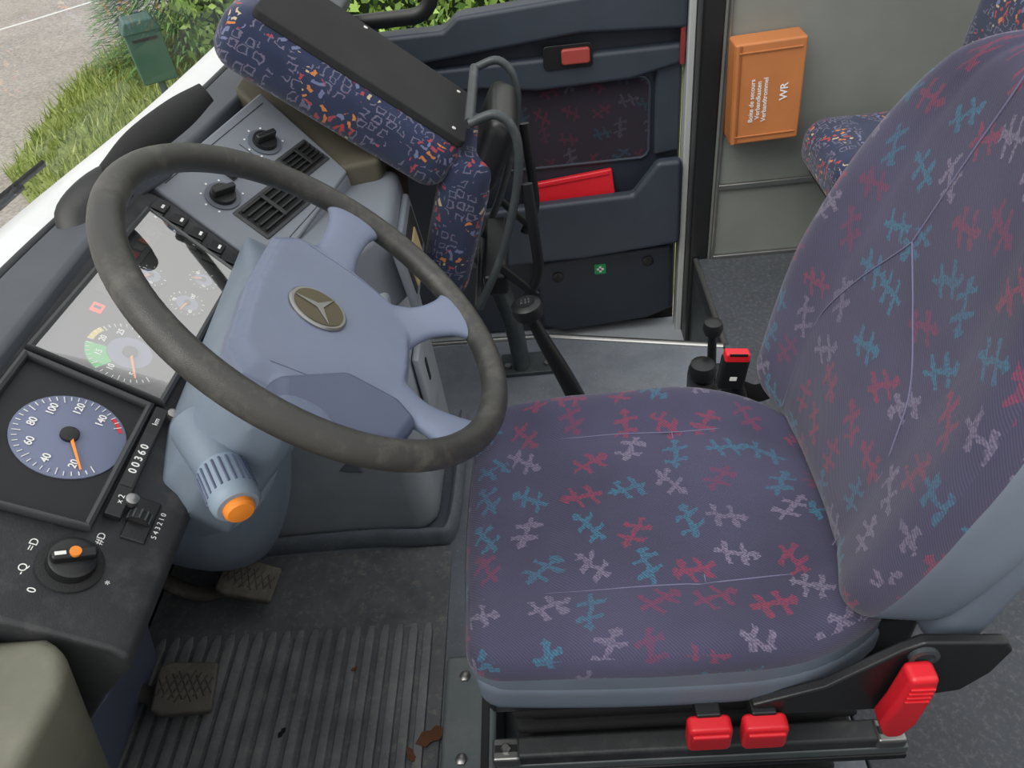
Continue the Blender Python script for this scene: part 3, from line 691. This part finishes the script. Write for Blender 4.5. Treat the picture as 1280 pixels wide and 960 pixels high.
bm=bmesh.new(); sweep('p',[(p[0],p[1],.004) for p in ptsi[::2]],[.005]*len(ptsi[::2]),None,None,n=8,ref=(0,0,1),closed=True,bm=bm); bmesh.ops.transform(bm,matrix=FDp,verts=bm.verts); finish(bm,'insert_piping',M_doornavy,dr)
prism('side_pad',[(.318,.56),(.388,.56),(.388,.30),(.318,.29)],0,.02,M_doornavy,dr,FDp,bevel=.012,seg=3)
prism('armrest_front',[(-.30,.190),(-.10,.198),(.25,.208),(.32,.300),(.388,.300),(.392,.03),(.10,.005),(-.30,.0)],.045,.085,M_doornavy,dr,FDp,bevel=.014,seg=4)
prism('pocket_bottom',[(-.30,.05),(.39,.06),(.392,.03),(.10,.005),(-.30,.0)],.0,.05,M_doornavy2,dr,FDp,bevel=.004)
prism('lower_pocket',[(-.06,-.02),(.380,.002),(.386,-.24),(.30,-.275),(.02,-.300),(-.05,-.27)],.0,.045,M_doornavy2,dr,FDp,bevel=.018,seg=4)
for x,z in((.015,-.075),(.30,-.045)): lathe('pocket_clip',[(.018,.045),(.018,.050),(.013,.052)],M_black,dr,FDp@Matrix.Translation((x,z,0)),20); box('pocket_clip_slot',(x,z,.053),(.007,.026,.003),M_blackmat,dr,FDp,.001)
prism('first_aid_sticker',rrect(.150,-.060,.036,.036,.003),.045,.0462,plastic('sticker_green',(20,150,85),.5,10,0,0),dr,FDp,bevel=.0003)
box('sticker_cross_h',(.150,-.060,.0468),(.022,.007,.001),M_ink,dr,FDp,.0002); box('sticker_cross_v',(.150,-.060,.0468),(.007,.022,.001),M_ink,dr,FDp,.0002)
FF=frame((.070,1.358,.190),(1,0,.10),(0,.12,1))
rf=empty('red_folder')
box('folder',(0,0,0),(.265,.125,.020),M_red,rf,FF,.005); box('folder_spine',(0,.055,.012),(.245,.012,.004),M_red,rf,FF,.002)
wn=empty('window_1')
def wframe(x0,x1,z0,z1,r):
    pts=[(p[0],p[1],.02) for p in rrect((x0+x1)/2,(z0+z1)/2,x1-x0,z1-z0,r,6)]
    bm=bmesh.new(); sweep('w',pts,[(.018,.02)]*len(pts),M_black,None,n=10,ref=(0,0,1),closed=True,bm=bm)
    bmesh.ops.transform(bm,matrix=FDp,verts=bm.verts); finish(bm,'rubber_frame',M_black,wn)
    prism('glass',rrect((x0+x1)/2,(z0+z1)/2,x1-x0,z1-z0,r,6),.018,.020,M_glass,wn,FDp,bevel=0)
wframe(-.58,-.245,.735,1.45,.06); wframe(-.19,.385,.80,1.45,.06)

# ================================================================== first aid box
fa=empty('first_aid_box')
FA=frame((.567,1.248,.515),(1,0,.03),(-.03,0,1))
prism('case',rrect(0,0,.172,.252,.006),0,.075,M_wood,fa,FA,bevel=.006,seg=3)
sweep('lid_groove',[(-.07,-.122,.0765),(-.07,.122,.0765)],[.0015]*2,plastic('groove',(140,84,42),.6,50,0,0),fa,n=6,fr=FA)
box('hinge_edge',(-.079,0,.074),(.010,.25,.008),M_wood,fa,FA,.003)
for y in(-.105,.105): box('clip',(.0,y,.077),(.15,.004,.003),M_wood,fa,FA,.001)
text('label','Boite de secours\nVerbandkasten\nVerbandtrommel',FA,-.022,-.015,.0765,.016,M_ink,fa,math.pi/2,.0002)
text('logo','WR',FA,.040,.0,.0765,.026,M_ink,fa,math.pi/2,.0004)

# ================================================================== passenger seat
ps=empty('bus_seat')
rbox('cushion',(.23,.165,.070),.06,[M_conf],ps,Matrix.Translation((.895,1.035,.375)),None,24)
rbox('backrest',(.06,.165,.33),.05,[M_conf],ps,Matrix.Translation((1.08,1.00,.79))@Matrix.Rotation(.14,4,'Y'),None,24,None,(.1,.3))
sweep('leg',[(.88,1.04,.35),(.88,1.04,.0)],[.03,.035],M_steel,ps,n=14)
box('frame',(.88,1.04,.298),(.36,.28,.02),M_black,ps,bevel=.005)
box('belt_buckle',(.650,.875,.325),(.034,.020,.07),M_black,ps,bevel=.005)
sweep('belt_stem',[(.655,.875,.345),(.70,.885,.380)],[(.018,.004)]*2,M_beltweb,ps,n=8)
box('buckle_tongue',(.645,.875,.28),(.020,.003,.026),M_silver,ps,bevel=.001)

# ================================================================== near-left trim, grab roll, windshield
cp=empty('corner_panel')
tp=[(-.70,-.48),(-.462,-.48),(-.455,-.385),(-.470,-.355),(-.495,-.342),(-.70,-.342)]
loft('beige_corner',[V((x,y,.693-.10*max(0,x+.495))) for x,y in tp],[V((x-.13,y,.25)) for x,y in tp],M_beige,cp,.020,5)
prism('blue_ledge',[(-.70,-.37),(-.56,-.37),(-.545,-.341),(-.70,-.341)],.64,.722,M_lavdk,cp,bevel=.008,seg=3)
gr=empty('grab_roll')
sweep('roll',[(-.63,.31,.850),(-.585,.345,.872),(-.53,.385,.895),(-.490,.415,.912)],[(.013,.013),(.023,.023),(.023,.023),(.015,.015)],M_blackmat,gr,n=20,smoothpath=5)
sweep('bracket',[(-.672,.235,.802),(-.675,.26,.822),(-.645,.30,.842),(-.60,.34,.850)],[(.006,.020),(.006,.022),(.006,.020),(.006,.016)],M_black,gr,n=14,smoothpath=5)
sweep('bracket_foot',[(-.62,.33,.85),(-.64,.34,.80)],[.010,.014],M_black,gr,n=12)
ww=empty('window_2')
bm=bmesh.new(); A=[bm.verts.new((x-.004,y,.775)) for x,y in WBs]; B=[bm.verts.new((x+.14,y*.97,1.75)) for x,y in WBs]
for i in range(len(A)-1): bm.faces.new((A[i],A[i+1],B[i+1],B[i]))
finish(bm,'windshield_glass',M_glass,ww)
sweep('windshield_seal',[(x-.006,y,.800) for x,y in WBs],[(.010,.007)]*len(WBs),M_black,ww,n=10)
hd=empty('front_bonnet')
bm=bmesh.new(); offs=[(-.016,.60),(-.016,.800),(-.06,.806),(-.105,.795),(-.150,.74),(-.155,.60)]
rows=[[bm.verts.new((x+dx,y,z)) for dx,z in offs] for x,y in WBs]
for a,b in zip(rows,rows[1:]):
    for j in range(len(offs)): k_=(j+1)%len(offs); bm.faces.new((a[j],a[k_],b[k_],b[j]))
bm.faces.new(rows[0]); bm.faces.new(rows[-1]); finish(bm,'bonnet',M_white,hd,angle=50)
wp=empty('windshield_wiper')
sweep('arm',[(-.865,-.35,.765),(-.850,.05,.800),(-.815,.38,.812)],[(.006,.004)]*3,M_black,wp,n=8,ref=(0,0,1),smoothpath=5)
sweep('blade',[(-.845,-.10,.815),(-.835,.15,.818),(-.81,.45,.818)],[(.003,.006)]*3,M_black,wp,n=8,ref=(1,0,0),smoothpath=5)

# ================================================================== outside
def ground(name,c1,c2,scale,bumpd=.01):
    k=N(name); c=coord(k); a=k.noise(c,scale,6,.7); b=k.noise(c,scale*40,3)
    col=k.ramp(a.outputs['Fac'],[(.3,srgb(*c1)),(.7,srgb(*c2))]); col=k.mix(.35,col,k.ramp(b.outputs['Fac'],[(.35,srgb(*[x*.7 for x in c1])),(.65,srgb(*[min(255,x*1.15) for x in c2]))]))
    k.l(col,k.b.inputs['Base Color']); k.b.inputs['Roughness'].default_value=.9; k.bump(b.outputs['Fac'],.5,bumpd); return k.m
prism('road',[(-40,-20),(25,-20),(25,40),(-40,40)],-1.35,-1.30,ground('asphalt',(156,149,142),(188,181,172),.8),bevel=0)
GP=[(-4.75,5.6),(-3.6,4.2),(-1.5,3.2),(3,2.6),(6,2.6),(6,16),(-4.9,16),(-5.1,11),(-5.2,8)]
gv=empty('grass_verge')
prism('turf',GP,-1.30,-1.27,ground('grass_soil',(120,136,68),(162,170,100),2),gv,bevel=0)
def leafmat(name,a,b):
    k=N(name); o=k.n('ShaderNodeNewGeometry'); col=k.ramp(o.outputs['Random Per Island'],[(0,srgb(*a)),(1,srgb(*b))])
    k.l(col,k.b.inputs['Base Color']); k.b.inputs['Roughness'].default_value=.7
    return k.m
def inpoly(x,y,P):
    c=False; j=len(P)-1
    for i in range(len(P)):
        if (P[i][1]>y)!=(P[j][1]>y) and x<(P[j][0]-P[i][0])*(y-P[i][1])/(P[j][1]-P[i][1])+P[i][0]: c=not c
        j=i
    return c
verts=[];faces=[]
while len(faces)<24000:
    x=random.uniform(-5.3,0); y=random.uniform(3,12)
    if not inpoly(x,y,GP): continue
    a=random.uniform(0,6.28); h=random.uniform(.06,.20); w=.011; lx=random.uniform(-.1,.1); ly=random.uniform(-.1,.1); n=len(verts)
    verts+= [(x-w*math.cos(a),y-w*math.sin(a),-1.28),(x+w*math.cos(a),y+w*math.sin(a),-1.28),(x+lx,y+ly,-1.28+h)]; faces.append((n,n+1,n+2))
def rawmesh(name,verts,faces,mat,parent):
    me=bpy.data.meshes.new(name); me.from_pydata(verts,[],faces); me.materials.append(mat); o=bpy.data.objects.new(name,me); scene.collection.objects.link(o); o.parent=parent; return o
rawmesh('blades',verts,faces,leafmat('grass_blade',(124,148,66),(202,212,128)),gv)
hg=empty('hedge')
verts=[];faces=[]
for i in range(28000):
    x=random.uniform(-3.0,5.0); y=6.2+random.uniform(-.35,.35)+.25*math.sin(x*3)+random.uniform(0,.3); z=random.uniform(-1.26,1.9)
    y+= -.2*math.sin(z*4+x*2)
    u=V((random.gauss(0,1),random.gauss(0,1),random.gauss(0,1))).normalized(); w=u.cross(V((random.gauss(0,1),random.gauss(0,1),.3))).normalized(); s=random.uniform(.03,.06)
    p=V((x,y,z)); n=len(verts); verts+=[tuple(p-u*s),tuple(p+w*s*.5),tuple(p+u*s),tuple(p-w*s*.5)]; faces.append((n,n+1,n+2,n+3))
rawmesh('leaves',verts,faces,leafmat('hedge_leaf',(60,100,40),(176,208,110)),hg)
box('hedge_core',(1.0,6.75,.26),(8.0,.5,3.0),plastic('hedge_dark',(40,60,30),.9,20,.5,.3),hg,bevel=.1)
cb=empty('conifer_bush')
verts=[];faces=[]
cx,cy=-3.75,8.6
for i in range(20000):
    h=random.random()**.8; z=-1.2+2.4*h; r=(1-h*.7)*1.3*random.uniform(.55,1)
    a=random.uniform(0,6.28); p=V((cx+r*math.cos(a),cy+r*math.sin(a),z+.12*math.sin(a*7)))
    d=V((math.cos(a),math.sin(a),random.uniform(-.6,.2))).normalized(); w=d.cross(V((0,0,1))).normalized()
    s=random.uniform(.08,.22); n=len(verts); verts+=[tuple(p-w*.014),tuple(p+w*.014),tuple(p+d*s)]; faces.append((n,n+1,n+2))
rawmesh('needles',verts,faces,leafmat('conifer_needle',(48,98,56),(134,176,96)),cb)
sweep('trunk',[(cx,cy,-1.26),(cx,cy,1.0)],[.06,.03],M_olive,cb,n=10)
mb=empty('mailbox')
mx,my=-3.16,5.80
FM=Matrix.Translation((mx,my,-.44))@Matrix.Rotation(.5,4,'Z')
prism('box',[(-.14,-.24),(.14,-.24),(.14,.16),(.10,.22),(-.10,.22),(-.14,.16)],-.12,.12,M_mail,mb,FM@Matrix.Rotation(math.pi/2,4,'X'),bevel=.012,seg=3)
prism('lid',[(-.155,.15),(.155,.15),(.11,.245),(-.11,.245)],-.135,.135,M_mail,mb,FM@Matrix.Rotation(math.pi/2,4,'X'),bevel=.012,seg=3)
box('slot',(0,-.125,.10),(.20,.01,.02),M_black,mb,FM,.003)
sweep('post',[(mx,my,-.64),(mx,my,-1.26)],[.03,.03],plastic('post_grey',(90,104,104),.5,60,.05,.1),mb,n=14)
fn=empty('fence')
for i in range(14): sweep('post',[(-9-i*1.2,15.0-i*.1,-1.3),(-9-i*1.2,15.0-i*.1,-.2)],[.03,.03],M_black,fn,n=8)
sweep('rail_top',[(-8,15.1,-.25),(-26,13.6,-.25)],[.025]*2,M_black,fn,n=8); sweep('rail_low',[(-8,15.1,-.8),(-26,13.6,-.8)],[.025]*2,M_black,fn,n=8)
box('garden_wall',(-16,17.5,-.58),(22,.3,1.4),plastic('stucco',(206,200,194),.8,30,.2,.06),None,bevel=.02)
sweep('road_marking',[(-14,4.5,-1.297),(-6.2,12.5,-1.297),(-5.6,16,-1.297)],[(.05,.003)]*3,M_ink,None,n=8,ref=(1,-1,0),smoothpath=5)

# ================================================================== light
w=bpy.data.worlds.new('world'); scene.world=w; w.use_nodes=True; t=w.node_tree
bg=t.nodes['Background']; tc=t.nodes.new('ShaderNodeTexCoord'); sp=t.nodes.new('ShaderNodeSeparateXYZ'); cr=t.nodes.new('ShaderNodeValToRGB')
t.links.new(tc.outputs['Generated'],sp.inputs[0]); t.links.new(sp.outputs[2],cr.inputs[0])
cr.color_ramp.elements[0].position=0; cr.color_ramp.elements[0].color=(.78,.75,.71,1); cr.color_ramp.elements[1].position=.9; cr.color_ramp.elements[1].color=(.93,.94,.95,1)
t.links.new(cr.outputs[0],bg.inputs[0]); bg.inputs[1].default_value=1.3
sl=bpy.data.lights.new('sun','SUN'); sl.energy=2.1; sl.angle=math.radians(40); sl.color=(1,.97,.92)
so=bpy.data.objects.new('sun',sl); scene.collection.objects.link(so); so.rotation_euler=V((.50,.50,-1)).to_track_quat('-Z','Y').to_euler()
